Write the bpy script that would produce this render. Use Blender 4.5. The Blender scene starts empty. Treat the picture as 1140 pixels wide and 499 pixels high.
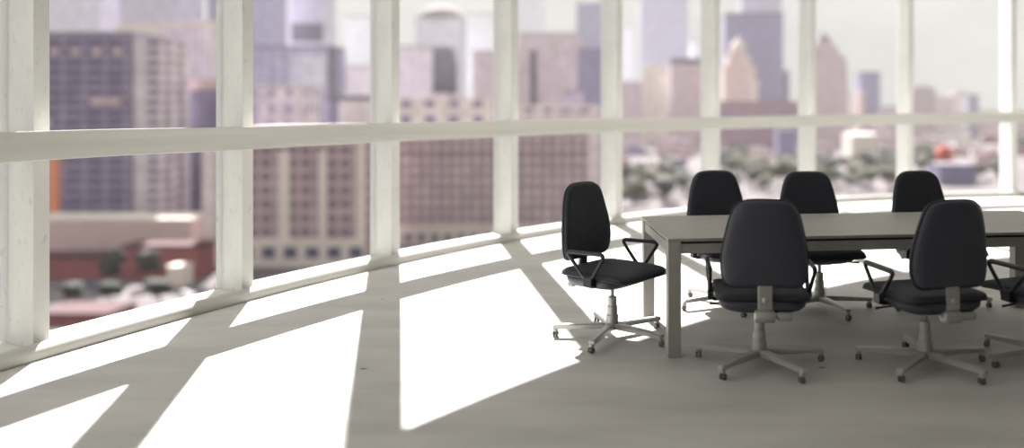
import bpy, math, random
from mathutils import Vector, Matrix

C = bpy.context.scene.collection
SC = bpy.context.scene
PI = math.pi
random.seed(7)

# ------------------------------------------------------------------ camera numbers (photo taken as 1140 x 499)
FPX, PX, HY, EYE = 950.0, 680.0, 115.0, 1.6
def at(px, D):            # sideways position (m) of photo column px at distance D
    return (px - PX) * D / FPX
def zat(py, D):           # height of photo row py at distance D
    return EYE - (py - HY) * D / FPX
GROUND = -60.0
HAZE = 0.00007

def lin(c):
    return tuple(((v/255.0)/12.92 if v/255.0 <= 0.04045 else ((v/255.0+0.055)/1.055)**2.4) for v in c)

# ------------------------------------------------------------------ mesh builder
class MB:
    def __init__(s): s.v = []; s.f = []; s.sm = []; s.uv = None
    def add(s, vs, fs, smooth=False):
        b = len(s.v); s.v += [tuple(p) for p in vs]
        for f in fs: s.f.append(tuple(b+i for i in f)); s.sm.append(smooth)
    def box(s, lo, hi):
        x0,y0,z0 = lo; x1,y1,z1 = hi
        vs = [(x0,y0,z0),(x1,y0,z0),(x1,y1,z0),(x0,y1,z0),(x0,y0,z1),(x1,y0,z1),(x1,y1,z1),(x0,y1,z1)]
        s.add(vs, [(0,3,2,1),(4,5,6,7),(0,1,5,4),(1,2,6,5),(2,3,7,6),(3,0,4,7)])
    def loft(s, rings, closed=True, cap0=True, cap1=True, smooth=True):
        n = len(rings[0]); vs = [p for r in rings for p in r]; fs = []
        for k in range(len(rings)-1):
            for i in range(n if closed else n-1):
                j = (i+1) % n
                fs.append((k*n+i, k*n+j, (k+1)*n+j, (k+1)*n+i))
        if cap0: fs.append(tuple(reversed(range(n))))
        if cap1: fs.append(tuple((len(rings)-1)*n+i for i in range(n)))
        s.add(vs, fs, smooth)
    def lathe(s, prof, c=(0,0,0), axis='z', n=20, smooth=True):
        rings = []
        for r, h in prof:
            ring = []
            for i in range(n):
                a = 2*PI*i/n; u, w = r*math.cos(a), r*math.sin(a)
                p = {'z':(u,w,h),'x':(h,u,w),'y':(w,h,u)}[axis]
                ring.append((c[0]+p[0], c[1]+p[1], c[2]+p[2]))
            rings.append(ring)
        s.loft(rings, smooth=smooth)
    def tube(s, pts, r, closed=False, n=10, flat=1.0):
        P = [Vector(p) for p in pts]; m = len(P); rings = []; up = None
        for k in range(m):
            if closed: t = (P[(k+1)%m]-P[(k-1)%m])
            else: t = P[min(k+1,m-1)]-P[max(k-1,0)]
            t.normalize()
            if up is None:
                up = t.orthogonal().normalized()
            up = (up - t*up.dot(t)).normalized()
            w = t.cross(up)
            rr = r[k] if isinstance(r,(list,tuple)) else r
            rings.append([P[k]+(up*math.cos(2*PI*i/n)+w*math.sin(2*PI*i/n)*flat)*rr for i in range(n)])
        if closed:
            rings.append(rings[0]); s.loft(rings, cap0=False, cap1=False)
        else: s.loft(rings)
    def build(s, name, mat, parent=None, bevel=0.0, seg=2):
        me = bpy.data.meshes.new(name); me.from_pydata(s.v, [], s.f); me.update()
        me.polygons.foreach_set('use_smooth', s.sm)
        me.materials.append(mat)
        o = bpy.data.objects.new(name, me); C.objects.link(o)
        if parent is not None: o.parent = parent
        if bevel:
            b = o.modifiers.new('b','BEVEL'); b.width = bevel; b.segments = seg; b.limit_method = 'ANGLE'
        return o

def empty(name, loc=(0,0,0), rz=0.0):
    o = bpy.data.objects.new(name, None); C.objects.link(o)
    o.location = loc; o.rotation_euler = (0,0,rz); o.empty_display_size = 0.1
    return o
def tag(o, label, cat=None, group=None, kind=None):
    o['label'] = label
    if cat: o['category'] = cat
    if group: o['group'] = group
    if kind: o['kind'] = kind
    return o
def copy_tree(o, parent=None):
    c = o.copy(); C.objects.link(c)
    if parent is not None: c.parent = parent
    for ch in list(o.children): copy_tree(ch, c)
    return c

# ------------------------------------------------------------------ materials
def new_mat(name):
    m = bpy.data.materials.new(name); m.use_nodes = True
    nt = m.node_tree; b = nt.nodes['Principled BSDF']
    return m, nt, b
def N(nt, t, **kw):
    n = nt.nodes.new(t)
    for k, v in kw.items(): setattr(n, k, v)
    return n
def plain(name, rgb, rough=0.6, metal=0.0, bump=0.0, bscale=200.0, vary=0.0, vscale=6.0, spec=0.5):
    m, nt, b = new_mat(name)
    c = lin(rgb)
    b.inputs['Base Color'].default_value = (*c, 1); b.inputs['Roughness'].default_value = rough
    b.inputs['Metallic'].default_value = metal; b.inputs['Specular IOR Level'].default_value = spec
    tc = N(nt,'ShaderNodeTexCoord')
    nz = N(nt,'ShaderNodeTexNoise'); nz.inputs['Scale'].default_value = vscale; nz.inputs['Detail'].default_value = 4
    nt.links.new(tc.outputs['Object'], nz.inputs['Vector'])
    r = N(nt,'ShaderNodeValToRGB')
    r.color_ramp.elements[0].position = 0.3; r.color_ramp.elements[1].position = 0.7
    r.color_ramp.elements[0].color = (*(v*(1-vary) for v in c), 1); r.color_ramp.elements[1].color = (*(min(1,v*(1+vary)) for v in c), 1)
    nt.links.new(nz.outputs['Fac'], r.inputs['Fac']); nt.links.new(r.outputs['Color'], b.inputs['Base Color'])
    if bump:
        n2 = N(nt,'ShaderNodeTexNoise'); n2.inputs['Scale'].default_value = bscale
        nt.links.new(tc.outputs['Object'], n2.inputs['Vector'])
        bp = N(nt,'ShaderNodeBump'); bp.inputs['Strength'].default_value = bump; bp.inputs['Distance'].default_value = 0.002
        nt.links.new(n2.outputs['Fac'], bp.inputs['Height']); nt.links.new(bp.outputs['Normal'], b.inputs['Normal'])
    return m

def concrete(name, rgb, scale=(1,1,1), speck=0.62, vary=0.1, rough=0.7, use_uv=False):
    m, nt, b = new_mat(name); c = lin(rgb)
    tc = N(nt,'ShaderNodeTexCoord'); mp = N(nt,'ShaderNodeMapping'); mp.inputs['Scale'].default_value = scale
    nt.links.new(tc.outputs['UV' if use_uv else 'Object'], mp.inputs['Vector'])
    n1 = N(nt,'ShaderNodeTexNoise'); n1.inputs['Scale'].default_value = 1.6; n1.inputs['Detail'].default_value = 7; n1.inputs['Roughness'].default_value = 0.6
    nt.links.new(mp.outputs['Vector'], n1.inputs['Vector'])
    r = N(nt,'ShaderNodeValToRGB'); r.color_ramp.elements[0].position = 0.3; r.color_ramp.elements[1].position = 0.72
    r.color_ramp.elements[0].color = (*(v*(1-vary) for v in c),1); r.color_ramp.elements[1].color = (*(min(1,v*(1+vary)) for v in c),1)
    nt.links.new(n1.outputs['Fac'], r.inputs['Fac'])
    vo = N(nt,'ShaderNodeTexNoise'); vo.inputs['Scale'].default_value = 17; vo.inputs['Detail'].default_value = 2
    nt.links.new(mp.outputs['Vector'], vo.inputs['Vector'])
    r2 = N(nt,'ShaderNodeValToRGB'); r2.color_ramp.elements[0].position = speck; r2.color_ramp.elements[1].position = speck+0.08
    r2.color_ramp.elements[0].color = (1,1,1,1); r2.color_ramp.elements[1].color = (0.86,0.85,0.83,1)
    nt.links.new(vo.outputs['Fac'], r2.inputs['Fac'])
    mx = N(nt,'ShaderNodeMix', data_type='RGBA', blend_type='MULTIPLY'); mx.inputs['Factor'].default_value = 1
    nt.links.new(r.outputs['Color'], mx.inputs[6]); nt.links.new(r2.outputs['Color'], mx.inputs[7])
    nt.links.new(mx.outputs[2], b.inputs['Base Color'])
    b.inputs['Roughness'].default_value = rough
    bp = N(nt,'ShaderNodeBump'); bp.inputs['Strength'].default_value = 0.15; bp.inputs['Distance'].default_value = 0.004
    nt.links.new(vo.outputs['Fac'], bp.inputs['Height']); nt.links.new(bp.outputs['Normal'], b.inputs['Normal'])
    return m

def floor_mat():
    m, nt, b = new_mat('floor_concrete'); c = lin((190,188,183))
    tc = N(nt,'ShaderNodeTexCoord'); mp = N(nt,'ShaderNodeMapping')
    mp.inputs['Rotation'].default_value = (0,0,0.5); mp.inputs['Scale'].default_value = (0.55,2.2,1)
    nt.links.new(tc.outputs['Object'], mp.inputs['Vector'])
    n1 = N(nt,'ShaderNodeTexNoise'); n1.inputs['Scale'].default_value = 1.3; n1.inputs['Detail'].default_value = 8; n1.inputs['Roughness'].default_value = 0.62
    nt.links.new(mp.outputs['Vector'], n1.inputs['Vector'])
    r = N(nt,'ShaderNodeValToRGB'); r.color_ramp.elements[0].position = 0.28; r.color_ramp.elements[1].position = 0.7
    r.color_ramp.elements[0].color = (*(v*0.80 for v in c),1); r.color_ramp.elements[1].color = (*(v*1.10 for v in c),1)
    nt.links.new(n1.outputs['Fac'], r.inputs['Fac'])
    # sparse dark chips in the screed
    vo = N(nt,'ShaderNodeTexVoronoi'); vo.inputs['Scale'].default_value = 1.5; vo.inputs['Randomness'].default_value = 1
    mp2 = N(nt,'ShaderNodeMapping'); mp2.inputs['Scale'].default_value = (0.7,1.2,1)
    nt.links.new(tc.outputs['Object'], mp2.inputs['Vector']); nt.links.new(mp2.outputs['Vector'], vo.inputs['Vector'])
    r2 = N(nt,'ShaderNodeValToRGB'); r2.color_ramp.elements[0].position = 0.020; r2.color_ramp.elements[1].position = 0.032
    r2.color_ramp.elements[0].color = (0.3,0.28,0.26,1); r2.color_ramp.elements[1].color = (1,1,1,1)
    nt.links.new(vo.outputs['Distance'], r2.inputs['Fac'])
    mx = N(nt,'ShaderNodeMix', data_type='RGBA', blend_type='MULTIPLY'); mx.inputs['Factor'].default_value = 1
    nt.links.new(r.outputs['Color'], mx.inputs[6]); nt.links.new(r2.outputs['Color'], mx.inputs[7])
    nt.links.new(mx.outputs[2], b.inputs['Base Color'])
    b.inputs['Roughness'].default_value = 0.62; b.inputs['Specular IOR Level'].default_value = 0.3
    bp = N(nt,'ShaderNodeBump'); bp.inputs['Strength'].default_value = 0.12; bp.inputs['Distance'].default_value = 0.004
    nt.links.new(n1.outputs['Fac'], bp.inputs['Height']); nt.links.new(bp.outputs['Normal'], b.inputs['Normal'])
    return m

def glass_mat():
    m, nt, b = new_mat('clear_glass'); nt.nodes.remove(b)
    out = nt.nodes['Material Output']
    t = N(nt,'ShaderNodeBsdfTransparent'); t.inputs['Color'].default_value = (0.985,0.985,0.985,1)
    g = N(nt,'ShaderNodeBsdfGlossy'); g.inputs['Roughness'].default_value = 0.02
    fr = N(nt,'ShaderNodeFresnel'); fr.inputs['IOR'].default_value = 1.12
    mx = N(nt,'ShaderNodeMixShader')
    nt.links.new(fr.outputs['Fac'], mx.inputs['Fac']); nt.links.new(t.outputs['BSDF'], mx.inputs[1]); nt.links.new(g.outputs['BSDF'], mx.inputs[2])
    nt.links.new(mx.outputs['Shader'], out.inputs['Surface'])
    return m

KC = 1.12
def facade(name, wall, win, floor_h=3.6, bay=3.2, ww=0.55, wh=0.55, pier=0, band=None, glossy=0.35):
    """wall with rows of windows; the pattern is laid on the building's own faces"""
    m, nt, b = new_mat(name)
    def soft(c):
        g = sum(c)/3; return tuple(g+(v-g)*0.82 for v in c)
    cw = tuple(min(0.95, v*KC) for v in lin(soft(wall))); cn = tuple(min(0.95, v*KC) for v in lin(soft(win)))
    tc = N(nt,'ShaderNodeTexCoord')
    sp = N(nt,'ShaderNodeSeparateXYZ'); nt.links.new(tc.outputs['Object'], sp.inputs[0])
    sn = N(nt,'ShaderNodeSeparateXYZ'); nt.links.new(tc.outputs['Normal'], sn.inputs[0])
    def M(op, a, bb=None):
        n = N(nt,'ShaderNodeMath', operation=op)
        for i, q in enumerate((a, bb)):
            if q is None: continue
            if isinstance(q,(int,float)): n.inputs[i].default_value = q
            else: nt.links.new(q, n.inputs[i])
        return n.outputs[0]
    ax = M('GREATER_THAN', M('ABSOLUTE', sn.outputs[0]), 0.5)
    u = M('ADD', M('MULTIPLY', sp.outputs[1], ax), M('MULTIPLY', sp.outputs[0], M('SUBTRACT', 1.0, ax)))
    fu = M('FRACT', M('DIVIDE', M('ADD', u, 1000.0*bay), bay)); fz = M('FRACT', M('DIVIDE', M('ADD', sp.outputs[2], 1000.0*floor_h), floor_h))
    du = M('ABSOLUTE', M('SUBTRACT', fu, 0.5)); dz = M('ABSOLUTE', M('SUBTRACT', fz, 0.5))
    mk = M('MULTIPLY', M('LESS_THAN', du, ww/2), M('LESS_THAN', dz, wh/2))
    if pier:
        fp = M('ABSOLUTE', M('SUBTRACT', M('FRACT', M('DIVIDE', M('ADD', u, 1000.0*bay*pier), bay*pier)), 0.5))
        mk = M('MULTIPLY', mk, M('LESS_THAN', fp, 0.5-0.5/pier*0.55))
    vert = M('LESS_THAN', M('ABSOLUTE', sn.outputs[2]), 0.5)
    mk = M('MULTIPLY', mk, vert)
    nz = N(nt,'ShaderNodeTexNoise'); nz.inputs['Scale'].default_value = 0.13; nz.inputs['Detail'].default_value = 3
    nt.links.new(tc.outputs['Object'], nz.inputs['Vector'])
    rr = N(nt,'ShaderNodeValToRGB'); rr.color_ramp.elements[0].position = 0.3; rr.color_ramp.elements[1].position = 0.7
    rr.color_ramp.elements[0].color = (*(v*0.78 for v in cw),1); rr.color_ramp.elements[1].color = (*(min(1,v*1.18) for v in cw),1)
    nt.links.new(nz.outputs['Fac'], rr.inputs['Fac'])
    mx = N(nt,'ShaderNodeMix', data_type='RGBA'); mx.inputs[7].default_value = (*cn,1)
    nt.links.new(mk, mx.inputs['Factor']); nt.links.new(rr.outputs['Color'], mx.inputs[6])
    nt.links.new(mx.outputs[2], b.inputs['Base Color'])
    b.inputs['Roughness'].default_value = 0.8; b.inputs['Specular IOR Level'].default_value = 0.2
    return m

M_FLOOR = floor_mat()
M_POST = concrete('white_concrete', (203,202,198), (1.2,1.2,0.7), speck=0.615, vary=0.09)
M_RAIL = concrete('rail_concrete', (196,195,188), (0.35,9,1), speck=0.7, vary=0.09, use_uv=True)
M_KERB = concrete('kerb_concrete', (186,184,178), (0.4,5,1), speck=0.72, vary=0.06, use_uv=True)
M_SLAB = plain('sill_slab', (205,203,196), 0.7, vary=0.05)
M_CEIL = plain('ceiling_plaster', (205,204,200), 0.85, vary=0.03)
M_WALL = plain('wall_plaster', (185,183,178), 0.85, vary=0.03)
M_GLASS = glass_mat()
M_FABRIC = plain('charcoal_fabric', (54,57,64), 0.75, bump=0.35, bscale=900, vary=0.08, vscale=40, spec=0.35)
M_SHELL = plain('side_lit_plastic', (68,69,80), 0.5, vary=0.05, spec=0.4)  # lightened: sun and sky light on the shell's side put into the colour
M_ARM = plain('arm_plastic', (38,38,41), 0.4, vary=0.05, spec=0.4)
M_METAL = plain('brushed_grey_metal', (178,177,172), 0.40, metal=0.45, vary=0.04, vscale=30)
M_WHEEL = plain('caster_rubber', (100,100,98), 0.5)
M_TABLE = plain('table_grey_laminate', (158,155,148), 0.5, vary=0.04, vscale=5, spec=0.3)
M_TLEG = plain('table_grey_leg', (164,161,154), 0.5, vary=0.04, vscale=5, spec=0.3)
M_GAP = plain('table_gap_shade', (40,40,42), 0.6)  # dark colour painted for the shade between tabletop and apron

# ------------------------------------------------------------------ the ring of windows
RC = (8.009, -0.812)
TH0, DTH = -1.0764, 0.1262
def rad(th): return 14.0775 + 1.4306*math.sin(2*(th+0.7))
def ringp(th, off, z): 
    r = rad(th)+off
    return (RC[0]+r*math.sin(th), RC[1]+r*math.cos(th), z)
I0, I1 = -8, 16                       # window posts I0..I1
NSEG = 8                              # segments per bay
TOPZ = 5.34
tha, thb = TH0+DTH*I0, TH0+DTH*I1

def ring_sweep(section, t0, t1, n, closed=False, zfun=None):
    """section: list of (offset, z) going round; swept along the ring, with a UV of (metres along, position round)"""
    mb = MB(); rings = []
    for k in range(n+1):
        th = t0+(t1-t0)*k/n; dz = zfun(th) if zfun else 0.0
        rings.append([ringp(th, o, z+dz) for o, z in section])
    mb.loft(rings, smooth=False, cap0=not closed, cap1=not closed)
    return mb
def put_uv(o, nsec, n, length):
    me = o.data; uv = me.uv_layers.new(name='UVMap')
    for p in me.polygons:
        for li in p.loop_indices:
            vi = me.loops[li].vertex_index
            uv.data[li].uv = ((vi//nsec)/n*length, (vi % nsec)/nsec)

nb = I1-I0
# floor: the whole disc of the room
mb = MB(); nf = 200
ring_top = [ringp(-PI+2*PI*k/nf, 0.3, 0.0) for k in range(nf)]
ring_bot = [ringp(-PI+2*PI*k/nf, 0.3, -0.3) for k in range(nf)]
mb.loft([ring_bot, ring_top], smooth=False)
o = mb.build('floor', M_FLOOR); tag(o, 'pale grey concrete floor with sunlit patches and window shadows', kind='structure')
mb = MB(); mb.loft([[ringp(-PI+2*PI*k/nf, 0.62, TOPZ+0.45) for k in range(nf)], [ringp(-PI+2*PI*k/nf, 0.62, TOPZ+0.75) for k in range(nf)]], smooth=False)
o = mb.build('ceiling', M_CEIL); tag(o, 'white plaster ceiling of the round room', kind='structure')
# closed part of the round wall, behind the viewer
mb = ring_sweep([(0.0,0.0),(0.35,0.0),(0.35,TOPZ+0.45),(0.0,TOPZ+0.45)], thb, tha+2*PI, 140)
o = mb.build('wall_back', M_WALL); tag(o, 'plain curved plaster wall closing the round room', kind='structure')

# sill slab outside the kerb
mb = ring_sweep([(0.30,-0.3),(0.50,-0.3),(0.50,0.03),(0.05,0.03),(0.05,0.0),(0.30,0.0)], tha-0.03, thb+0.03, nb*NSEG)
o = mb.build('trim_1', M_SLAB); tag(o, 'narrow pale sill slab running under the windows', kind='structure')
# rounded kerb
sec = [(0.0,0.0)] + [(0.07-0.07*math.cos(a), 0.02+0.07*math.sin(a)) for a in [PI*k/14 for k in range(0,15)]] + [(0.14,0.0)]
mb = ring_sweep(sec, tha-0.03, thb+0.03, nb*NSEG); mb.sm = [True]*len(mb.sm)
o = mb.build('baseboard_window', M_KERB); put_uv(o, len(sec), nb*NSEG, (thb-tha)*14)
tag(o, 'rounded grey kerb running along the foot of the windows', kind='structure')
# horizontal rail at chest height (its level follows the photo within a couple of centimetres)
RZ = [(-2.0,1.325),(-1.0764,1.330),(-0.95,1.312),(-0.70,1.303),(-0.45,1.303),(-0.2,1.330),(-0.067,1.350),(2.0,1.35)]
def rail_z(th):
    for (a,za),(b,zb) in zip(RZ, RZ[1:]):
        if a <= th <= b:
            t = (th-a)/(b-a); t = t*t*(3-2*t); return za+(zb-za)*t
    return 1.33
rh = 0.09
sec = [(-0.137,-rh),(-0.14,-rh+0.003),(-0.14,rh-0.003),(-0.137,rh),(0.235,rh-0.115),(0.245,rh-0.125),(0.245,-rh+0.01),(0.235,-rh)]
mb = ring_sweep(sec, tha, thb, nb*NSEG, zfun=lambda t: rail_z(t)+0.012)
o = mb.build('trim_2', M_RAIL); put_uv(o, len(sec), nb*NSEG, (thb-tha)*14)
tag(o, 'long horizontal concrete rail running across all window posts', kind='structure')
# beam over the windows
mb = ring_sweep([(0.10,TOPZ),(0.55,TOPZ),(0.55,TOPZ+0.45),(0.10,TOPZ+0.45)], tha-0.03, thb+0.03, nb*NSEG)
o = mb.build('trim_3', M_POST); tag(o, 'concrete beam above the windows', kind='structure')
# window posts: concrete fins set square to the ring
PA, PB, PG = 0.100, 0.396, 0.146
for i in range(I0, I1+1):
    th = TH0+DTH*i
    mb = MB(); mb.box((-PA/2, 0, 0.028), (PA/2, PB, TOPZ+0.02))
    o = mb.build('trim_%d' % (4+i-I0), M_POST, bevel=0.004)
    p = ringp(th, PG, 0.0); o.location = p; o.rotation_euler = (0,0,-th)
    lab = 'white concrete post of the curved window wall'
    tag(o, lab, kind='structure')
# one pane per bay
for i in range(I0, I1):
    mb = MB(); t0, t1 = TH0+DTH*i+0.002, TH0+DTH*(i+1)-0.002
    sub = [ringp(t0+(t1-t0)*k/4, 0.44, 0.03) for k in range(5)]
    sub2 = [(x,y,TOPZ) for x,y,z in sub]
    mb.loft([sub, sub2], closed=False, cap0=False, cap1=False, smooth=True)
    o = mb.build('window_%d' % (i-I0+1), M_GLASS)
    tag(o, 'tall clear glass pane of the curved window wall', kind='structure')

# ------------------------------------------------------------------ conference table
TROT = math.radians(6.8)
TF = Vector((0.3575, 5.348, 0.0)); TL, TW, TH = 3.03, 1.07, 0.75
tb = empty('conference_table', TF, TROT)
tag(tb, 'long grey conference table with square legs and thin top', 'table')
mb = MB(); mb.box((0,0,TH-0.02),(TL,TW,TH)); o = mb.build('tabletop', M_TABLE, tb, bevel=0.003)
LW = 0.088
for x, y in ((0.0,0.0),(TL-LW,0.0),(0.0,TW-LW),(TL-LW,TW-LW)):
    mb = MB(); mb.box((x+0.002,y+0.002,0.0),(x+LW-0.002,y+LW-0.002,TH-0.02)); mb.build('leg', M_TLEG, tb, bevel=0.004)
AZ0, AZ1 = TH-0.098, TH-0.036
for lo, hi in (((LW-0.002,0.012),(TL-LW+0.002,0.04)), ((LW-0.002,TW-0.04),(TL-LW+0.002,TW-0.012)), ((0.012,LW-0.002),(0.04,TW-LW+0.002)), ((TL-0.04,LW-0.002),(TL-0.012,TW-LW+0.002))):
    mb = MB(); mb.box((lo[0],lo[1],AZ0),(hi[0],hi[1],AZ1)); ap = mb.build('apron', M_TLEG, tb, bevel=0.002)
    mb = MB(); mb.box((lo[0]+0.008 if hi[0]-lo[0]<0.1 else lo[0], lo[1]+0.008 if hi[1]-lo[1]<0.1 else lo[1], AZ1),(hi[0]-0.004, hi[1]-0.004 if hi[1]-lo[1]<0.1 else hi[1], TH-0.02))
    mb.build('gap_shade', M_GAP, ap)['label'] = 'recessed strip darkened as the shade in the gap under the tabletop'  # dark strip fills the recess to paint its shade

# ------------------------------------------------------------------ office chair (faces +y, base centre at origin)
def superel(w, d, e, n=56):
    out = []
    for i in range(n):
        a = 2*PI*i/n; c, s = math.cos(a), math.sin(a)
        out.append((w*math.copysign(abs(c)**(2/e), c), d*math.copysign(abs(s)**(2/e), s)))
    return out
def make_chair():
    root = empty('office_chair')
    SYO = 0.02
    def wf(y): return -0.018*max(0.0, (y-SYO)/0.275)**3
    # seat cushion
    pl = superel(0.276, 0.275, 9)
    mb = MB(); rings = []
    for s_, z in ((0.90,0.438),(0.97,0.441),(0.995,0.448),(1.0,0.458),(0.99,0.471),(0.96,0.480),(0.87,0.486),(0.6,0.489),(0.3,0.489),(0.05,0.488)):
        rings.append([(x*s_, y*s_+SYO, z+wf(y*s_+SYO)) for x, y in pl])
    mb.loft(rings); seat = mb.build('seat', M_FABRIC, root)
    mb = MB(); mb.tube([(x*1.003, y*1.003+SYO, 0.4500+wf(y+SYO)) for x, y in pl], 0.005, closed=True, n=6); mb.build('piping', M_ARM, seat)
    # shell under the seat
    pl2 = superel(0.268, 0.235, 4.0); mb = MB(); rings = []
    for s_, z in ((0.40,0.358),(0.70,0.363),(0.87,0.378),(0.96,0.402),(0.985,0.440)):
        rings.append([(x*s_, y*s_-0.030, z) for x, y in pl2])
    mb.loft(rings); mb.build('seat_shell', M_SHELL, root)
    # backrest
    hw = [(0.0,0.165),(0.004,0.190),(0.016,0.213),(0.035,0.226),(0.07,0.236),(0.115,0.242),(0.16,0.2415),(0.22,0.235),(0.28,0.225),(0.34,0.212),(0.40,0.197),(0.445,0.182),(0.475,0.166),(0.495,0.145),(0.508,0.118),(0.514,0.085),(0.516,0.045)]
    hw = [(z, w*1.05) for z, w in hw]
    outl = [(w, z) for z, w in hw] + [(-w, z) for z, w in reversed(hw)]
    cz = 0.25; BZ, BY = 0.526, -0.250
    def place(x, z, y):
        # bend: wraps round the sitter a little, leans back, lumbar bulge
        t = z/0.516
        yy = y + 0.020*(x/0.24)**2 - 0.025*t + 0.012*math.sin(PI*min(1,t*1.4))
        return (x, BY+yy, BZ+z)
    def back(layers):
        mb = MB(); mb.loft([[place(x*s_, cz+(z-cz)*s_, y) for x, z in outl] for s_, y in layers]); return mb
    bp = back([(0.985,-0.004),(1.0,0.004),(1.0,0.014),(0.985,0.024),(0.955,0.030),(0.90,0.034),(0.75,0.037),(0.5,0.039),(0.25,0.040),(0.02,0.040)])
    bk = bp.build('backrest', M_FABRIC, root)
    bs = back([(0.02,-0.046),(0.25,-0.045),(0.5,-0.043),(0.75,-0.039),(0.88,-0.034),(0.95,-0.026),(0.985,-0.014),(0.985,-0.004)])
    bs.build('back_shell', M_SHELL, root)
    mb = MB(); mb.tube([place(x*1.0, z, -0.003) for x, z in outl], 0.0055, closed=True, n=6); mb.build('piping', M_ARM, bk)
    # spine from the mechanism up to the back
    mb = MB(); P = [(-0.075,0.372),(-0.17,0.362),(-0.240,0.375),(-0.262,0.41),(-0.262,0.48),(-0.252,0.56)]
    rings = []
    for k, (y, z) in enumerate(P):
        a = P[max(0,k-1)]; b = P[min(len(P)-1,k+1)]; t = Vector((b[0]-a[0], b[1]-a[1])).normalized(); n = Vector((-t.y, t.x)); w = 0.042
        rings.append([(sx*w, y+n.x*h, z+n.y*h) for sx, h in ((-1,-0.007),(-0.8,-0.010),(0.8,-0.010),(1,-0.007),(1,0.007),(0.8,0.010),(-0.8,0.010),(-1,0.007))])
    mb.loft(rings, smooth=False); sp = mb.build('back_support', M_METAL, root)
    mb = MB(); mb.box((-0.03,-0.254,0.42),(0.03,-0.240,0.53)); mb.build('support_shade', M_ARM, sp, bevel=0.004)['label'] = 'black strip standing in for shade on the front of the support'  # black strip added to paint the spine's shaded front; the spine is grey metal
    mb = MB(); mb.lathe([(0.0,-0.012),(0.018,-0.012),(0.020,0.0),(0.020,0.006)], (0,-0.271,0.455), 'y', 16); mb.build('bolt', M_METAL, sp)
    # tilt mechanism
    mb = MB(); mb.box((-0.06,-0.10,0.350),(0.06,0.10,0.392)); me_ = mb.build('tilt_mechanism', M_METAL, root, bevel=0.008)
    mb = MB(); mb.lathe([(0.0,-0.058),(0.033,-0.058),(0.038,-0.052),(0.038,0.052),(0.033,0.058),(0.0,0.058)], (0,-0.245,0.358), 'x', 20); mb.build('pivot_barrel', M_METAL, me_)
    mb = MB(); mb.lathe([(0.010,0.05),(0.010,0.07),(0.022,0.075),(0.025,0.085),(0.025,0.150),(0.021,0.158),(0.0,0.158)], (0,-0.245,0.358), 'x', 18); mb.build('tension_knob', M_METAL, me_)
    mb = MB(); mb.tube([(-0.05,0.05,0.37),(-0.15,0.055,0.368),(-0.26,0.06,0.36),(-0.30,0.06,0.357)], [0.006,0.006,0.007,0.009], n=8); mb.build('height_lever', M_ARM, me_)
    # arms: closed loops of round tube
    def fillet(pts, r, n=5):
        out = []
        m = len(pts)
        for k in range(m):
            p0, p, p1 = Vector(pts[k-1]), Vector(pts[k]), Vector(pts[(k+1)%m])
            a = (p0-p).normalized(); b = (p1-p).normalized(); A, B = p+a*r, p+b*r
            for j in range(n+1):
                t = j/n; out.append(A*(1-t)**2 + p*2*t*(1-t) + B*t*t)
        return out
    for sx in (-1, 1):
        X = sx*0.300
        loop = fillet([(X+sx*0.012,-0.150,0.615),(X+sx*0.012,0.175,0.622),(X,0.055,0.445),(X,0.005,0.445)], 0.05)
        # denser on straights
        dense = []
        for k in range(len(loop)):
            a, b = loop[k], loop[(k+1)%len(loop)]
            q = max(1, int((b-a).length/0.03))
            for j in range(q): dense.append(a.lerp(b, j/q))
        mb = MB(); mb.tube(dense, [0.0150 if p.z > 0.60 else 0.0125 for p in dense], closed=True, n=10)
        arm = mb.build('armrest', M_ARM, root)
        mb = MB(); x0, x1 = sorted((sx*0.280, sx*0.316))
        mb.box((x0,-0.005,0.395),(x1,0.066,0.462)); a, b = sorted((sx*0.14, sx*0.286)); mb.box((a,0.005,0.385),(b,0.056,0.402))
        mb.build('arm_bracket', M_ARM, arm, bevel=0.006)
    # column
    mb = MB(); mb.lathe([(0.014,0.26),(0.014,0.36)], n=16); mb.build('gas_lift', M_METAL, root)
    mb = MB(); mb.lathe([(0.0,0.06),(0.043,0.06),(0.0425,0.152),(0.0405,0.155),(0.0350,0.155),(0.0350,0.158),(0.0362,0.159),(0.0358,0.213),(0.034,0.216),(0.0290,0.216),(0.0290,0.219),(0.0305,0.220),(0.0302,0.274),(0.028,0.278),(0.0,0.278)], n=24, smooth=False)
    mb.build('column_cover', M_METAL, root)
    # five-star base
    mb = MB(); mb.lathe([(0.0,0.055),(0.040,0.055),(0.055,0.062),(0.058,0.085),(0.050,0.098),(0.0,0.100)], n=24); mb.build('hub', M_METAL, root)
    for k in range(5):
        a = PI/2 + 2*PI*k/5 + LEG_A
        mb = MB(); rings = []
        for t in (0.0,0.15,0.5,0.85,0.97,1.0):
            r = 0.045+t*0.365; w = 0.030-0.007*t; h = 0.020-0.006*t; z = 0.080-0.006*t*t-0.004*t
            if t == 1.0: w *= 0.8; h *= 0.7
            rings.append([(r, y*w, z+zz*h) for y, zz in ((-1,-0.8),(-0.75,-1),(0.75,-1),(1,-0.8),(1,0.5),(0.65,1),(-0.65,1),(-1,0.5))])
        mb.loft(rings, smooth=False); lg = mb.build('base_leg', M_METAL, root); lg.rotation_euler = (0,0,a)
        mb = MB(); sw = 0.5+k*1.3
        mb.lathe([(0.008,0.03),(0.008,0.062)], (0.392,0,0), n=10)
        for q in (-1, 1):
            dx, dy = math.cos(sw), math.sin(sw)
            cx_, cy_ = 0.392+dx*0.010, dy*0.010
            ring = []
            for off in (0.004, 0.006, 0.016, 0.018):
                rr = 0.019 if off in (0.006,0.016) else 0.015
                ring.append([(cx_ - dy*q*off + dx*rr*math.cos(2*PI*i/16), cy_ + dx*q*off + dy*rr*math.cos(2*PI*i/16), 0.019+rr*math.sin(2*PI*i/16)) for i in range(16)])
            mb.loft(ring)
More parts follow.
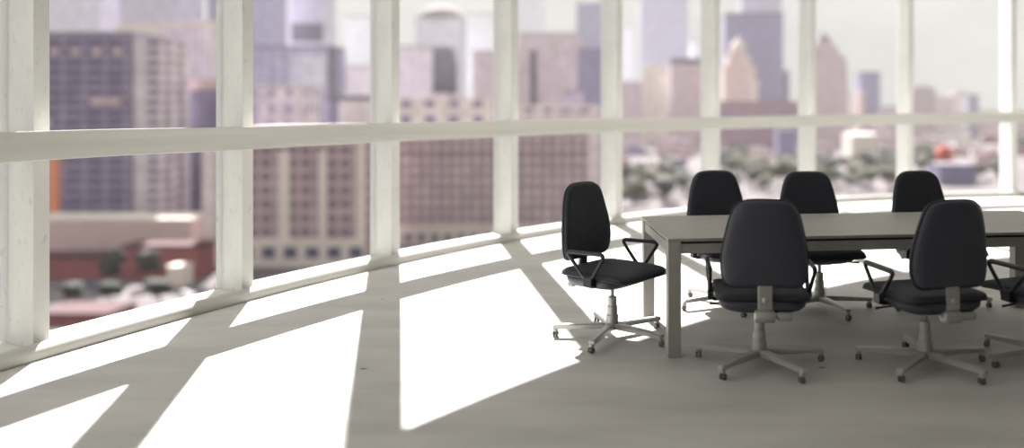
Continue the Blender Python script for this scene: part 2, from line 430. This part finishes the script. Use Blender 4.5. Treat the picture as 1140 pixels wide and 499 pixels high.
        cs = mb.build('caster', M_WHEEL, lg)
        mb = MB(); mb.lathe([(0.0,0.040),(0.017,0.038),(0.019,0.046),(0.015,0.056),(0.0,0.058)], (0.392+math.cos(sw)*0.006, math.sin(sw)*0.006, 0), n=14); mb.build('caster_hood', M_METAL, lg)
    return root
LEG_A = 0.0
chair0 = make_chair()
# x, y of the base, heading (degrees to the right of straight away from the viewer), turn of the star base, label
CH = [
 (0.010, 5.84, 127, 0, 'charcoal office chair alone at the short end of the grey table, beside the sunlit floor'),
 (0.925, 6.77, 164, -7, 'charcoal office chair on the window side, next to the table end with the single chair'),
 (1.630, 6.67, 172, 9, 'charcoal office chair on the window side, second from the table end with the single chair'),
 (2.575, 6.74, 165, -7, 'charcoal office chair on the window side, farthest from the table end with the single chair'),
 (0.910, 5.22, 3, -4, 'charcoal office chair seen squarely from behind, in front of the table'),
 (1.911, 5.19, -15, -18.5, 'charcoal office chair seen from behind, turned slightly, showing one looped arm and a metal bracket'),
 (2.700, 5.28, -22, 12, 'charcoal office chair cut off by the photo edge, only arm, seat corner and base showing'),
]
STAR = [0.0]*7
feet = [None]*7
for i, (x, y, a, la, lab) in enumerate(CH):
    o = chair0 if i == 0 else copy_tree(chair0)
    o.location = (x, y, 0); o.rotation_euler = (0, 0, -math.radians(a))
    tag(o, lab, 'chair', 'charcoal office chairs round the table')
    for ch in o.children:                 # the star base swivels on its own
        if ch.name.startswith('base_leg'):
            ch.rotation_euler.z += math.radians(la)

exec_city = True
# ------------------------------------------------------------------ the city outside; haze is also painted into the paler far walls
M_ROOF = plain('pale_roof', (150,140,142), 0.9, vary=0.12, vscale=0.1)
M_ROOFD = plain('dark_roof', (116,110,120), 0.9, vary=0.12, vscale=0.1)
M_CREAM = plain('cream_stone', (206,196,186), 0.85, vary=0.06, vscale=0.15)
M_PINKS = plain('pink_stone', (190,168,165), 0.85, vary=0.08, vscale=0.15)
M_BRICK = plain('red_brick', (140,84,86), 0.9, vary=0.12, vscale=0.2)
M_DARKW = plain('dark_window', (88,84,108), 0.5, vary=0.05)
M_COPPER = plain('copper_panel', (205,135,100), 0.7, vary=0.05, vscale=0.3)

def part_box(name, mat, parent, lo, hi, label=None):
    mb = MB(); mb.box(lo, hi); o = mb.build(name, mat, parent)
    if label: o['label'] = label
    return o
FOOT = []
def clear(x, y, hx, hy):
    return all(abs(x-a) >= hx+c or abs(y-b) >= hy+d for a, b, c, d in FOOT)
def building(x0, x1, ytop, D, depth, mat, label, roofmat=None, parapet=1.2, name='office_building', cat='building', base=GROUND):
    """box building whose front face spans photo columns x0..x1 at distance D; returns root and its half width and height"""
    X0, X1 = at(x0, D), at(x1, D); zt = zat(ytop, D); w = X1-X0
    r = empty(name, ((X0+X1)/2, D, base)); tag(r, label, cat)
    h = zt-base
    FOOT.append(((X0+X1)/2, D+depth/2, w/2+2, depth/2+2))
    part_box('walls', mat, r, (-w/2,0,0), (w/2,depth,h))
    part_box('roof', roofmat or M_ROOF, r, (-w/2-0.3,-0.3,h), (w/2+0.3,depth+0.3,h+parapet))
    return r, w/2, h

def fac(*a, **k): 
    fac.n += 1
    return facade('facade_%d' % fac.n, *a, **k)
fac.n = 0

# ---- first bay from the near end: dark slab block, podium, pale blocks
b, hw_, h = building(40, 147, 39, 345, 26, fac((134,123,142),(88,78,110), 4.0, 8.5, 0.80, 0.5), 'dark violet apartment slab with pale balcony strip, beyond the first wide bay', M_ROOFD)
part_box('balcony_strip', fac((186,177,180),(106,95,120), 4.0, 11, 0.45, 0.5), b, (hw_,1.0,0), (hw_+11.5,22,h-1.5), 'paler strip of balconies')
part_box('pale_panel', M_PINKS, b, (-hw_+22,-0.25,h-28), (-hw_+34,0.1,h-25.5)); part_box('pale_panel', M_PINKS, b, (-hw_+3,-0.25,h-37), (-hw_+6,0.1,h-34.5))
for k in range(4): part_box('roof_light', M_PINKS, b, (-hw_+6+k*8.5,-0.3,h-8), (-hw_+9+k*8.5,0.2,h-5.5))
part_box('copper_edge', M_COPPER, b, (-hw_+4.2,-0.6,0), (-hw_+9.6,0.5,h-46), 'copper-coloured edge panel')
b, hw_, h = building(30, 212, 247, 318, 18, M_PINKS, 'long low pale podium block at the foot of the dark slab', M_CREAM, name='podium_building')
b, hw_, h = building(178, 232, 30, 420, 30, fac((196,186,190),(168,158,174), 3.4, 3.0, 0.5, 0.5), 'pale apartment tower with small dotted windows and cream roof band', M_CREAM, parapet=3.0)
b, hw_, h = building(212, 250, 100, 372, 22, fac((128,118,142),(104,96,124), 3.6, 5.0, 0.8, 0.45), 'squat violet block with pinkish roof storey, beside the dark slab', M_PINKS, parapet=4.5)
b, hw_, h = building(225, 238, 160, 318, 10, fac((205,192,188),(180,165,168), 3.6, 2.6, 0.4, 0.5), 'slim cream tower block beside the second window post', M_CREAM)
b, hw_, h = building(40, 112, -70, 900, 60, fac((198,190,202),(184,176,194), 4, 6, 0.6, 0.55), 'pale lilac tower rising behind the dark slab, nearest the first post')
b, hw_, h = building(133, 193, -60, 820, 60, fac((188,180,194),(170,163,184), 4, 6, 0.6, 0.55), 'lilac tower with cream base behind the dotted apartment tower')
part_box('base_storey', M_CREAM, b, (-hw_-3,-3,0), (hw_+12,10,zat(27,820)-GROUND))
b, hw_, h = building(231, 262, -40, 760, 40, fac((158,150,172),(146,138,164), 4, 6, 0.6, 0.55), 'narrow violet tower half hidden by the second window post')
# ---- second bay
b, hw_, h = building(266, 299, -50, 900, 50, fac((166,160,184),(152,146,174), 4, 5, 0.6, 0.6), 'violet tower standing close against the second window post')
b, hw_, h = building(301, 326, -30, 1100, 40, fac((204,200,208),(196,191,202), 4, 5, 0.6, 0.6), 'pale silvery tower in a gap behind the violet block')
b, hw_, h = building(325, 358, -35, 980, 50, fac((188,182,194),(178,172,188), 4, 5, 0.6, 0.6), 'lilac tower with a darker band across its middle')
part_box('dark_band', M_ROOFD, b, (-hw_-0.6,-0.8,zat(46,980)-GROUND), (hw_+0.6,5,zat(26,980)-GROUND))
b, hw_, h = building(276, 369, 53, 560, 30, fac((160,154,176),(140,134,162), 4, 7.5, 0.55, 0.6), 'broad violet office block with lighter inset panel', M_ROOFD)
part_box('inset_panel', fac((182,178,192),(166,160,180), 7, 9, 0.35, 0.35), b, (hw_-26,-0.4,h-28), (hw_-3.5,0.4,h-5))
part_box('corner_tower', M_ROOFD, b, (hw_-2.0,-1.0,0), (hw_+1.2,8,h-1))
b, hw_, h = building(284, 340, 98, 445, 24, fac((205,194,196),(150,140,160), 9, 9, 0.35, 0.6), 'low cream block with few dark windows, in front of the broad violet block', M_CREAM)
b, hw_, h = building(340, 366, 112, 480, 18, fac((140,132,156),(126,118,146), 4, 4, 0.6, 0.6), 'small dark violet block beside the low cream block', M_ROOFD)
b, hw_, h = building(372, 424, 112, 506, 26, fac((208,200,190),(192,182,180), 4, 5, 0.5, 0.5), 'cream block with overhanging dark roof slab beside the third window post', M_ROOFD, parapet=3.0)
b, hw_, h = building(374, 430, 74, 700, 40, fac((202,192,196),(190,180,188), 4, 6, 0.5, 0.5), 'pale pinkish block stepping up behind the dark roof slab')
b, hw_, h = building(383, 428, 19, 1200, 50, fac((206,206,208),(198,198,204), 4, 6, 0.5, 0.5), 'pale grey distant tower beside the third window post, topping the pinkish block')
# brick palazzo with pale pilasters
b, hw_, h = building(262, 404, 150, 322, 40, fac((164,140,142),(100,86,110), 5.2, 5.0, 0.6, 0.5), 'tall mauve brick building with cream pilasters, below the rail', M_PINKS, parapet=2.2)
for px in (316, 361): part_box('pilaster', M_CREAM, b, (at(px,322)-at(333,322)-2.0,-0.8,0), (at(px,322)-at(333,322)+(2.4 if px==316 else 1.0),0.2,h-6))
part_box('pilaster', M_CREAM, b, (at(397,322)-at(333,322),-0.8,0), (at(404,322)-at(333,322)+0.5,2.0,h))
part_box('cornice', M_PINKS, b, (-hw_,-0.9,h-4.6), (hw_,0.2,h-3.4))
part_box('ground_storey', M_CREAM, b, (-hw_-0.4,-1.6,0), (hw_+0.4,0.2,10.5))
for k in range(6): part_box('shop_window', M_DARKW, b, (-hw_+2.6+k*8.2,-1.85,3.4), (-hw_+7.4+k*8.2,-1.4,7.6))
# ---- third and fourth bays
b, hw_, h = building(432, 652, 150, 372, 34, fac((178,158,157),(118,98,112), 4.6, 4.4, 0.5, 0.62, pier=6), 'wide mauve brick warehouse with a grid of windows, below the rail', M_PINKS, parapet=2.2)
part_box('cornice', M_PINKS, b, (-hw_,-1.0,h-7.0), (hw_,0.2,h-5.6))
part_box('ground_storey', M_CREAM, b, (-hw_-0.4,-1.4,0), (hw_+0.4,0.2,8.0))
for k in range(15): part_box('shop_window', M_DARKW, b, (-hw_+2+k*5.7,-1.6,1.6), (-hw_+5+k*5.7,-1.2,4.8))
b, hw_, h = building(462, 512, 20, 900, 40, fac((200,200,206),(188,188,198), 4, 6, 0.7, 0.7), 'pale glass tower with a domed top')  # walls painted pale for the haze at this distance
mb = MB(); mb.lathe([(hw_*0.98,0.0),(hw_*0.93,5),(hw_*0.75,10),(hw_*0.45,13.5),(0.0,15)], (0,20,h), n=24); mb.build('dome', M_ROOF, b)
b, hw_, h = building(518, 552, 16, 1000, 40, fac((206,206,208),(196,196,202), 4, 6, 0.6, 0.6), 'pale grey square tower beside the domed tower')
b, hw_, h = building(428, 500, 53, 640, 40, fac((200,190,196),(186,176,186), 4.2, 7, 0.5, 0.5), 'low lilac block with a curved dark glass corner')
mb = MB(); mb.lathe([(9.5,h-34),(9.5,h-1)], (hw_-5,6,0), n=28); mb.build('glass_corner', M_ROOFD, b)
b, hw_, h = building(526, 560, 58, 690, 30, fac((192,176,182),(182,166,176), 4.2, 5, 0.5, 0.5), 'narrow dusty-pink block beside the fourth window post')
b, hw_, h = building(436, 548, 112, 480, 20, fac((204,196,188),(134,124,150), 9.5, 13.5, 0.42, 0.6), 'low cream block with big dark windows, showing just above the rail', M_CREAM)
b, hw_, h = building(577, 646, 38, 720, 40, fac((192,176,180),(184,168,174), 4.2, 5, 0.5, 0.5), 'large dusty-pink block with one dark vertical strip')
part_box('dark_strip', M_ROOFD, b, (at(590,720)-at(611.5,720),-0.5,0), (at(598,720)-at(611.5,720),0.5,h-14))
b, hw_, h = building(643, 684, 56, 640, 30, fac((140,133,160),(130,124,152), 4.2, 5, 0.6, 0.6), 'dark violet block beside the fifth window post', M_ROOFD)
b, hw_, h = building(642, 688, 4, 1200, 40, fac((160,154,176),(150,144,168), 4.2, 5, 0.6, 0.6), 'distant violet tower topping the dark violet block', M_ROOFD)
b, hw_, h = building(560, 604, -10, 1300, 40, fac((206,206,206),(198,198,202), 4.2, 6, 0.6, 0.6), 'pale grey distant tower behind the dusty-pink block')
b, hw_, h = building(572, 668, 120, 500, 20, fac((196,184,184),(128,118,144), 9, 11, 0.4, 0.6), 'low blotchy block with pale piers, under the dusty-pink block', M_CREAM)
b, hw_, h = building(630, 650, 103, 540, 16, fac((150,140,156),(132,122,146), 4, 4, 0.6, 0.6), 'small dark tower peeping over the rail near the fifth post', M_ROOFD)
# ---- fifth and sixth bays
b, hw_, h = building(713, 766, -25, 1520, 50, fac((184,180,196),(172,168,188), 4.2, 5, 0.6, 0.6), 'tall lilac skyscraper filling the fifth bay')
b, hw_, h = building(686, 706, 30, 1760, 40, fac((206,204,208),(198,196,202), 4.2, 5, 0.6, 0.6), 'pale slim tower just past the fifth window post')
b, hw_, h = building(714, 744, 78, 1216, 34, fac((206,196,184),(194,180,174), 4.2, 4, 0.5, 0.6), 'cream stepped building at the foot of the lilac skyscraper', M_CREAM)
part_box('setback', M_CREAM, b, (-hw_*0.6,6,h), (hw_*0.6,28,h+8))
b, hw_, h = building(747, 782, 72, 1152, 40, fac((186,168,170),(168,150,158), 4.2, 4.5, 0.55, 0.6), 'dusty-pink block with violet top storey beside the sixth post', M_ROOFD, parapet=9)
b, hw_, h = building(686, 714, 92, 1088, 30, fac((184,166,172),(168,150,160), 4.2, 4.5, 0.5, 0.6), 'small mauve block beside the cream stepped building')
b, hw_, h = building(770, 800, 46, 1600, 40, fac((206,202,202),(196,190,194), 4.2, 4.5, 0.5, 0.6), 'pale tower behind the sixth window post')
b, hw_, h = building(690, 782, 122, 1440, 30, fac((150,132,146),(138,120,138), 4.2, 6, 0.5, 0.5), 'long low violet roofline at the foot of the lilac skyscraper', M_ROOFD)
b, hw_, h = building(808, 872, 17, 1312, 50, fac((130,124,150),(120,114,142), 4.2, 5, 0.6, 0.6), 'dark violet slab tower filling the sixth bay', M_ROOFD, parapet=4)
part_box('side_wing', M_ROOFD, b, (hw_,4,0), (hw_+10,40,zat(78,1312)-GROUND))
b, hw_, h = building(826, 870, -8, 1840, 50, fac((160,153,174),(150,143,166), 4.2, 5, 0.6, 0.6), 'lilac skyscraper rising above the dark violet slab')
def spire_tower(x0, x1, ysh, ytip, D, mat, label, tipmat):
    b, hw_, h = building(x0, x1, ysh, D, (at(x1,D)-at(x0,D))*0.9, mat, label, M_PINKS)
    d = hw_*1.8; top = zat(ytip, D)-GROUND
    H1 = (top-h)
    part_box('upper_storeys', mat, b, (-hw_*0.72,d*0.14,h), (hw_*0.72,d*0.86,h+H1*0.38))
    part_box('lantern', mat, b, (-hw_*0.45,d*0.28,h+H1*0.38), (hw_*0.45,d*0.72,h+H1*0.62))
    mb = MB(); mb.lathe([(hw_*0.5,0),(hw_*0.36,H1*0.12),(hw_*0.16,H1*0.25),(0.2,H1*0.38)], (0,d/2,h+H1*0.62), n=8, smooth=False); mb.build('spire', tipmat, b)
    return b, hw_, h
b, hw_, h = spire_tower(806, 842, 74, 38, 1120, fac((198,180,172),(180,160,160), 4.2, 3.4, 0.5, 0.6), 'cream stone tower with pointed stepped top, against the dark violet slab', M_CREAM)
part_box('side_wing', M_CREAM, b, (hw_*0.5,-3,0), (hw_*1.1,10,h-18))
b, hw_, h = building(798, 890, 114, 1024, 30, fac((150,122,134),(132,106,124), 4.2, 5, 0.5, 0.5), 'low mauve block running along the foot of the spired cream tower', M_BRICK)
# ---- seventh and eighth bays
b, hw_, h = spire_tower(900, 941, 62, 33, 1216, fac((190,170,172),(164,146,158), 4.2, 3.4, 0.55, 0.55), 'pinkish stone tower with spire just past the seventh window post', M_ROOFD)
part_box('wing', M_PINKS, b, (hw_,4,0), (hw_+4,30,h-8))
b, hw_, h = building(958, 980, 82, 1440, 30, fac((136,130,160),(124,118,150), 4.2, 4, 0.6, 0.6), 'dark blue-violet tower alone in the seventh bay', M_ROOFD, parapet=3)
part_box('lower_wing', M_PINKS, b, (-hw_-4,-3,0), (-hw_+7,14,zat(100,1440)-GROUND))
b, hw_, h = building(940, 956, 102, 1568, 30, fac((204,194,184),(190,178,172), 4.2, 4, 0.5, 0.5), 'low cream block between the spire tower and the dark blue-violet tower', M_CREAM)
b, hw_, h = building(982, 1004, 119, 1520, 30, fac((160,140,150),(148,128,142), 4.2, 4, 0.5, 0.5), 'low mauve block beside the eighth window post', M_ROOFD)
for i, (x0, x1, yt, D, col, lab) in enumerate([
  (1014,1042, 99, 1440, (170,154,158), 'dusty brown block with stepped top, beside the eighth window post'),
  (1040,1062, 108, 1536, (190,176,172), 'pale low block in the middle of the eighth bay'),
  (1060,1080, 103, 1600, (196,184,178), 'pale stone block with flat roof in the eighth bay'),
  (1078,1090, 106, 1504, (150,144,164), 'small violet block at the end of the eighth bay row'),
  (1086,1150, 124, 1600, (178,160,164), 'long mauve terrace past the small violet block')]):
    b, hw_, h = building(x0, x1, yt, D, 26, fac(col, tuple(v-16 for v in col), 4.2, 5, 0.5, 0.5), lab)
    if i == 0: part_box('top_storey', M_PINKS, b, (-hw_*0.6,3,h), (hw_*0.6,20,h+5))
    if i == 2: part_box('gable', M_CREAM, b, (-hw_*0.5,3,h), (hw_*0.4,20,h+4))

# ---- ground, streets
mb = MB(); mb.box((-2600,60,GROUND-1),(3200,5200,GROUND)); o = mb.build('ground', plain('city_ground', (88,79,80), 0.95, vary=0.3, vscale=0.02))
tag(o, 'hazy pinkish city ground and streets far below', kind='structure')
def road(lo, hi, label):
    mb = MB(); mb.box((lo[0],lo[1],GROUND),(hi[0],hi[1],GROUND+0.15)); o = mb.build('street', M_ROADL); tag(o, label, kind='structure')
M_ROADL = plain('pale_asphalt', (116,110,110), 0.95, vary=0.06, vscale=0.1)
road((-260,269,0),(-95,277,0), 'pale cross street below the first bay')
road((-100,305,0),(60,316,0), 'pale street in front of the mauve brick building')
# ---- low brick buildings below the first bay
for x0, x1, yt, D, dep, m, lab in [
  (30,112, 288, 298, 12, M_BRICK, 'low red brick building with long roof below the dark slab'),
  (136,222, 276, 300, 12, M_BRICK, 'low red brick terrace behind the two street trees'),
  (40,120, 352, 236, 14, M_BRICK, 'red-brown rooftop cut off by the sill of the first bay'),
  (186,205, 299, 286, 6, M_CREAM, 'small white kiosk beside the street trees')]:
    building(x0, x1, yt, D, dep, m, lab, plain('brick_roof_%d' % x0, (74,46,47), 0.9, vary=0.1, vscale=0.2) if m is M_BRICK else M_CREAM, parapet=0.8, name='low_building')

# ---- parked cars
M_CARW = plain('car_paint_white', (205,205,208), 0.35); M_CARB = plain('car_paint_blue', (96,104,140), 0.35)
def make_car(m):
    r = empty('car')
    prof = [(-2.2,0.35),(-2.2,0.85),(-1.5,1.0),(-0.9,1.45),(0.7,1.45),(1.3,1.0),(2.15,0.85),(2.2,0.35)]
    mb = MB(); mb.loft([[(x,-0.85,z) for x, z in prof],[(x,0.85,z) for x, z in prof]], smooth=False); mb.build('body', m, r, bevel=0.08)
    gp = [(-1.38,1.0),(-0.88,1.36),(0.66,1.36),(1.16,1.0)]
    mb = MB(); mb.loft([[(x,-0.87,z) for x, z in gp],[(x,0.87,z) for x, z in gp]], smooth=False); mb.build('side_glass', M_DARKW, r)
    for sx in (-1.35, 1.35):
        for sy in (-0.75, 0.75):
            mb = MB(); mb.lathe([(0.0,-0.11),(0.33,-0.11),(0.33,0.11),(0.0,0.11)], (sx,sy,0.33), 'y', 14); mb.build('wheel', M_WHEEL, r)
    return r
cw = make_car(M_CARW); cb = make_car(M_CARB)
for k, (px, D, src, lab) in enumerate([(86,288,cw,'white car parked before the low red brick building'),(102,288,cb,'blue car parked before the low red brick building'),(205,273,cw,'white car on the pale cross street by the white kiosk'),(112,273,cb,'blue car driving on the pale cross street')]):
    o = src if k in (0, 1) else copy_tree(src)
    o.location = (at(px,D), D, GROUND+0.15 if k > 1 else GROUND); tag(o, lab, 'car', 'cars below the first bay')

# ---- trees
def leaf_mat(name, rgb):
    return plain(name, rgb, 0.9, vary=0.35, vscale=0.9, bump=0.6, bscale=3)
M_LEAF = [leaf_mat('leaf_grey_green', (70,68,56)), leaf_mat('leaf_dark_green', (54,55,50)), leaf_mat('leaf_olive', (86,80,66))]
M_LEAFR = leaf_mat('leaf_russet', (170,80,58))
M_BARK = plain('bark', (84,72,64), 0.9)
def ico_lump(mb, c, r, seed):
    import bmesh
    bm = bmesh.new(); bmesh.ops.create_icosphere(bm, subdivisions=2, radius=1.0)
    rnd = random.Random(seed)
    vs = []
    for v in bm.verts:
        s = r*(1+rnd.uniform(-0.16,0.16)); vs.append((c[0]+v.co.x*s, c[1]+v.co.y*s, c[2]+v.co.z*s*0.85))
    fs = [[v.index for v in f.verts] for f in bm.faces]
    bm.free(); mb.add(vs, fs, False)
def make_tree(mat, seed, name='tree'):
    rnd = random.Random(seed); r = empty(name); mb = MB()
    ico_lump(mb, (0,0,6.6), 2.9, seed)
    for k in range(8):
        a = k*2.4+seed; rr = rnd.uniform(1.6,2.6); ico_lump(mb, (rr*math.cos(a), rr*math.sin(a), 4.6+rnd.uniform(0,3.6)), rnd.uniform(1.3,2.1), seed*20+k)
    mb.build('crown', mat, r)
    mb = MB(); mb.tube([(0,0,0),(0.1,0,1.5),(0,0.1,3.4),(0,0,6)], [0.42,0.32,0.26,0.12], n=8); mb.build('trunk', M_BARK, r)
    return r
protos = [make_tree(M_LEAF[k%3], 3+k) for k in range(3)]
used = [False]*3
def tree(px, D, s, k, label, group=None, slim=1.0):
    src = protos[k]
    if used[k]: o = copy_tree(src)
    else: o = src; used[k] = True
    o.location = (at(px,D), D, GROUND); o.scale = (s*slim*random.uniform(0.95,1.25), s*slim*random.uniform(0.95,1.25), s); o.rotation_euler.z = random.uniform(0,6.28)
    tag(o, label, 'tree', group)
# the street trees below the first bay
tree(124, 285, 1.35, 1, 'round dark street tree standing nearer the first post, by the red brick terrace', None, 0.72)
tree(166, 286, 1.4, 1, 'round dark street tree standing nearer the second post, by the red brick terrace', None, 0.72)
for px, D, s, lab in ((82,257,0.85,'small dark shrub tree at the near kerb, closest to the first post'),(124,258,0.85,'small dark shrub tree at the near kerb, below the round street tree'),(178,258,0.95,'small dark shrub tree at the near kerb, by the white kiosk'),(226,262,0.55,'small dark shrub tree at the kerb beside the second post')):
    tree(px, D, s, 1, lab)
b, hw_, h = building(1046, 1086, 185, 640, 24, fac((112,106,138),(98,92,126), 3.6, 4, 0.6, 0.5), 'dark blue low block at the foot of the orange-red tree', M_ROOFD, name='low_building')
b, hw_, h = building(948, 978, 151, 830, 34, M_CREAM, 'bright white flat-roofed hall in the seventh bay', plain('white_roof', (226,224,220), 0.9), name='low_building')
b, hw_, h = building(866, 886, 146, 900, 20, fac((122,112,142),(108,98,130), 3.6, 4, 0.6, 0.5), 'small dark violet tower below the rail in the sixth bay', M_ROOFD)
b, hw_, h = building(752, 764, 178, 660, 12, fac((132,122,148),(118,108,138), 3.6, 4, 0.6, 0.5), 'slim violet block among the trees of the fifth bay', M_ROOFD)

# the wooded park in front of the low-rise district
rnd = random.Random(11)
TGR = 'trees in the park beyond the fifth to ninth bays'
def park(pxa, pxb, ya, yb, n, smin=1.1, smax=2.0):
    for _ in range(n):
        s_ = rnd.uniform(smin, smax)
        for _t in range(30):
            y = rnd.uniform(ya, yb); D = FPX*(EYE-GROUND)/(y-HY); px = rnd.uniform(pxa, pxb)
            if clear(at(px,D), D, 5.6*s_, 5.6*s_): break
        else: continue
        FOOT.append((at(px,D), D, 4.6*s_, 4.6*s_))
        tree(px, D, s_, rnd.choice((0,0,1,1,2)), 'leafy green park tree among the low-rise houses beyond the fifth to ninth bays', TGR)
park(690, 775, 206, 232, 22, 1.3, 2.1)
park(735, 760, 195, 210, 5, 1.6, 2.2)
park(800, 890, 196, 216, 26, 1.3, 2.2)
park(802, 828, 184, 196, 6, 1.6, 2.2)
park(908, 1000, 190, 216, 30, 1.3, 2.1)
park(940, 1000, 180, 192, 8, 1.4, 2.0)
park(1018, 1045, 176, 198, 9, 1.5, 2.2)
park(1045, 1115, 196, 206, 16, 1.2, 1.8)
park(700, 775, 146, 151, 8, 2.2, 3.4)
park(1130, 1150, 160, 175, 5, 1.6, 2.2)
# a russet tree
rt = make_tree(M_LEAFR, 9); rt.location = (at(1050,700), 760, GROUND); rt.location.x = at(1050,760); rt.scale = (2.3,2.3,2.6); FOOT.append((at(1050,760), 760, 9, 9))
tag(rt, 'single orange-red tree in the eighth bay', 'tree')

# ---- the low-rise district
HM = []
for col, tone in (((188,160,164),'mauve'),((214,206,200),'off-white'),((158,122,130),'brick-brown'),((150,142,164),'violet-grey'),((204,186,178),'sandy')):
    HM.append((fac(col, tuple(max(0,v-44) for v in col), 3.4, 4.2, 0.45, 0.45), tone))
RM = [plain('low_roof_pink', (116,96,98), 0.9, vary=0.1, vscale=0.1), plain('low_roof_white', (150,142,140), 0.9, vary=0.05, vscale=0.1), plain('low_roof_violet', (96,88,98), 0.9, vary=0.1, vscale=0.1)]
def make_house(kk, w, d, h, rm):
    r = empty('low_rise_house')
    part_box('walls', HM[kk][0], r, (-w/2,0,0), (w/2,d,h)); part_box('roof', rm, r, (-w/2-0.4,-0.4,h), (w/2+0.4,d+0.4,h+0.8))
    part_box('roof_hut', HM[kk][0], r, (-w*0.2,d*0.4,h+0.8), (w*0.12,d*0.7,h+3.2))
    return r
HP = [[make_house(kk, w, d, h, RM[j]) for j, (w, d, h) in enumerate(((24,14,11),(16,12,8),(34,16,14)))] for kk in range(5)]
hused = set()
def house(px, D, kk, j, rz=0.0, s=1.0):
    src = HP[kk][j]
    hx = hy = (28,20,38)[j]/2*s+1
    if not clear(at(px,D), D+6, hx, hy): return
    FOOT.append((at(px,D), D+6, hx, hy))
    if (kk, j) in hused: o = copy_tree(src)
    else: o = src; hused.add((kk, j))
    o.location = (at(px,D), D, GROUND); o.rotation_euler.z = rz; o.scale = (s,s,s)
    tag(o, 'flat-roofed %s low-rise house in the district beyond the fifth to ninth bays' % HM[kk][1], 'house', '%s low-rise houses' % HM[kk][1])
for y in (150, 155, 161, 167, 174, 182, 191, 202):
    D = FPX*(EYE-GROUND)/(y-HY); step = 30*FPX/D*0.8
    px = 684 + rnd.uniform(0, step)
    while px < 1165:
        if rnd.random() < (0.95 if y < 180 else 0.6):
            house(px, D+rnd.uniform(-0.02,0.02)*D, rnd.choice((0,0,1,2,2,3,4)), rnd.choice((0,0,1,2)), rnd.uniform(-0.5,0.5), rnd.uniform(0.8,1.25)*(1.0 if D < 1200 else 1.5))
        px += step*rnd.uniform(0.8,1.5)*(1.0 if D < 1200 else 1.4)
for kk in range(5):
    for j in range(3):
        for _t in range(60):
            if (kk, j) not in hused: house(rnd.uniform(700,1120), rnd.uniform(700,1500), kk, j)
        if (kk, j) not in hused:
            for ch in list(HP[kk][j].children): bpy.data.objects.remove(ch)
            bpy.data.objects.remove(HP[kk][j])
# ------------------------------------------------------------------ thin summer haze over the city
hm = bpy.data.materials.new('summer_haze'); hm.use_nodes = True; nt = hm.node_tree; nt.nodes.remove(nt.nodes['Principled BSDF'])
vsn = N(nt,'ShaderNodeVolumeScatter'); vsn.inputs['Density'].default_value = HAZE; vsn.inputs['Color'].default_value = (1.0,0.985,0.97,1); vsn.inputs['Anisotropy'].default_value = 0.0
nt.links.new(vsn.outputs['Volume'], nt.nodes['Material Output'].inputs['Volume'])
mb = MB(); mb.box((-1500,150,GROUND-2),(1700,2050,260)); o = mb.build('haze', hm)
tag(o, 'thin whitish haze hanging over the city', 'haze', kind='stuff')
# ------------------------------------------------------------------ light
SUN_AZ, SUN_EL = math.radians(-14.2), math.radians(46)
sd = bpy.data.lights.new('sun', 'SUN'); sd.energy = 18.5; sd.angle = math.radians(0.55); sd.color = (1.0,0.99,0.972)
so = bpy.data.objects.new('sun', sd); C.objects.link(so)
dirv = Vector((math.sin(SUN_AZ)*math.cos(SUN_EL), math.cos(SUN_AZ)*math.cos(SUN_EL), math.sin(SUN_EL)))
so.rotation_euler = dirv.to_track_quat('Z','Y').to_euler(); so.location = dirv*40

w = bpy.data.worlds.new('hazy_sky'); SC.world = w; w.use_nodes = True
nt = w.node_tree; bg = nt.nodes['Background']
tc = N(nt,'ShaderNodeTexCoord'); sx = N(nt,'ShaderNodeSeparateXYZ'); nt.links.new(tc.outputs['Generated'], sx.inputs[0])
rp = N(nt,'ShaderNodeValToRGB'); e = rp.color_ramp.elements
e[0].position = 0.0; e[0].color = (0.535,0.528,0.497,1); e[1].position = 1.0; e[1].color = (1.25,1.26,1.28,1)
x = e.new(0.2); x.color = (0.64,0.635,0.605,1)
nt.links.new(sx.outputs[2], rp.inputs['Fac'])
mp = N(nt,'ShaderNodeMapping'); mp.inputs['Scale'].default_value = (3,3,11); nt.links.new(tc.outputs['Generated'], mp.inputs['Vector'])
nz = N(nt,'ShaderNodeTexNoise'); nz.inputs['Scale'].default_value = 1.8; nz.inputs['Detail'].default_value = 5; nt.links.new(mp.outputs['Vector'], nz.inputs['Vector'])
r3 = N(nt,'ShaderNodeValToRGB'); r3.color_ramp.elements[0].position = 0.35; r3.color_ramp.elements[1].position = 0.65
r3.color_ramp.elements[0].color = (0.93,0.93,0.935,1); r3.color_ramp.elements[1].color = (1.03,1.03,1.02,1)
nt.links.new(nz.outputs['Fac'], r3.inputs['Fac'])
mx = N(nt,'ShaderNodeMix', data_type='RGBA', blend_type='MULTIPLY'); mx.inputs['Factor'].default_value = 1
nt.links.new(rp.outputs['Color'], mx.inputs[6]); nt.links.new(r3.outputs['Color'], mx.inputs[7]); nt.links.new(mx.outputs[2], bg.inputs['Color'])
bg.inputs['Strength'].default_value = 1.0

# ------------------------------------------------------------------ camera
cd = bpy.data.cameras.new('camera'); co = bpy.data.objects.new('camera', cd); C.objects.link(co)
co.location = (0,0,EYE); co.rotation_euler = (PI/2,0,0)
cd.sensor_width = 36; cd.lens = FPX/1140*36
cd.shift_x = -(PX-570)/1140; cd.shift_y = -(249.5-HY)/1140
cd.clip_start = 0.05; cd.clip_end = 20000
cd.dof.use_dof = True; cd.dof.focus_distance = 5.9; cd.dof.aperture_fstop = 0.44; cd.dof.aperture_blades = 0
SC.camera = co
vs = SC.view_settings; vs.view_transform = 'Standard'; vs.look = 'None'; vs.gamma = 1; vs.exposure = 0.22
try: vs.use_curve_mapping = False
except Exception: pass
cy = SC.cycles
cy.volume_bounces = 0
cy.max_bounces = 8; cy.diffuse_bounces = 4; cy.transparent_max_bounces = 12; cy.sample_clamp_indirect = 10
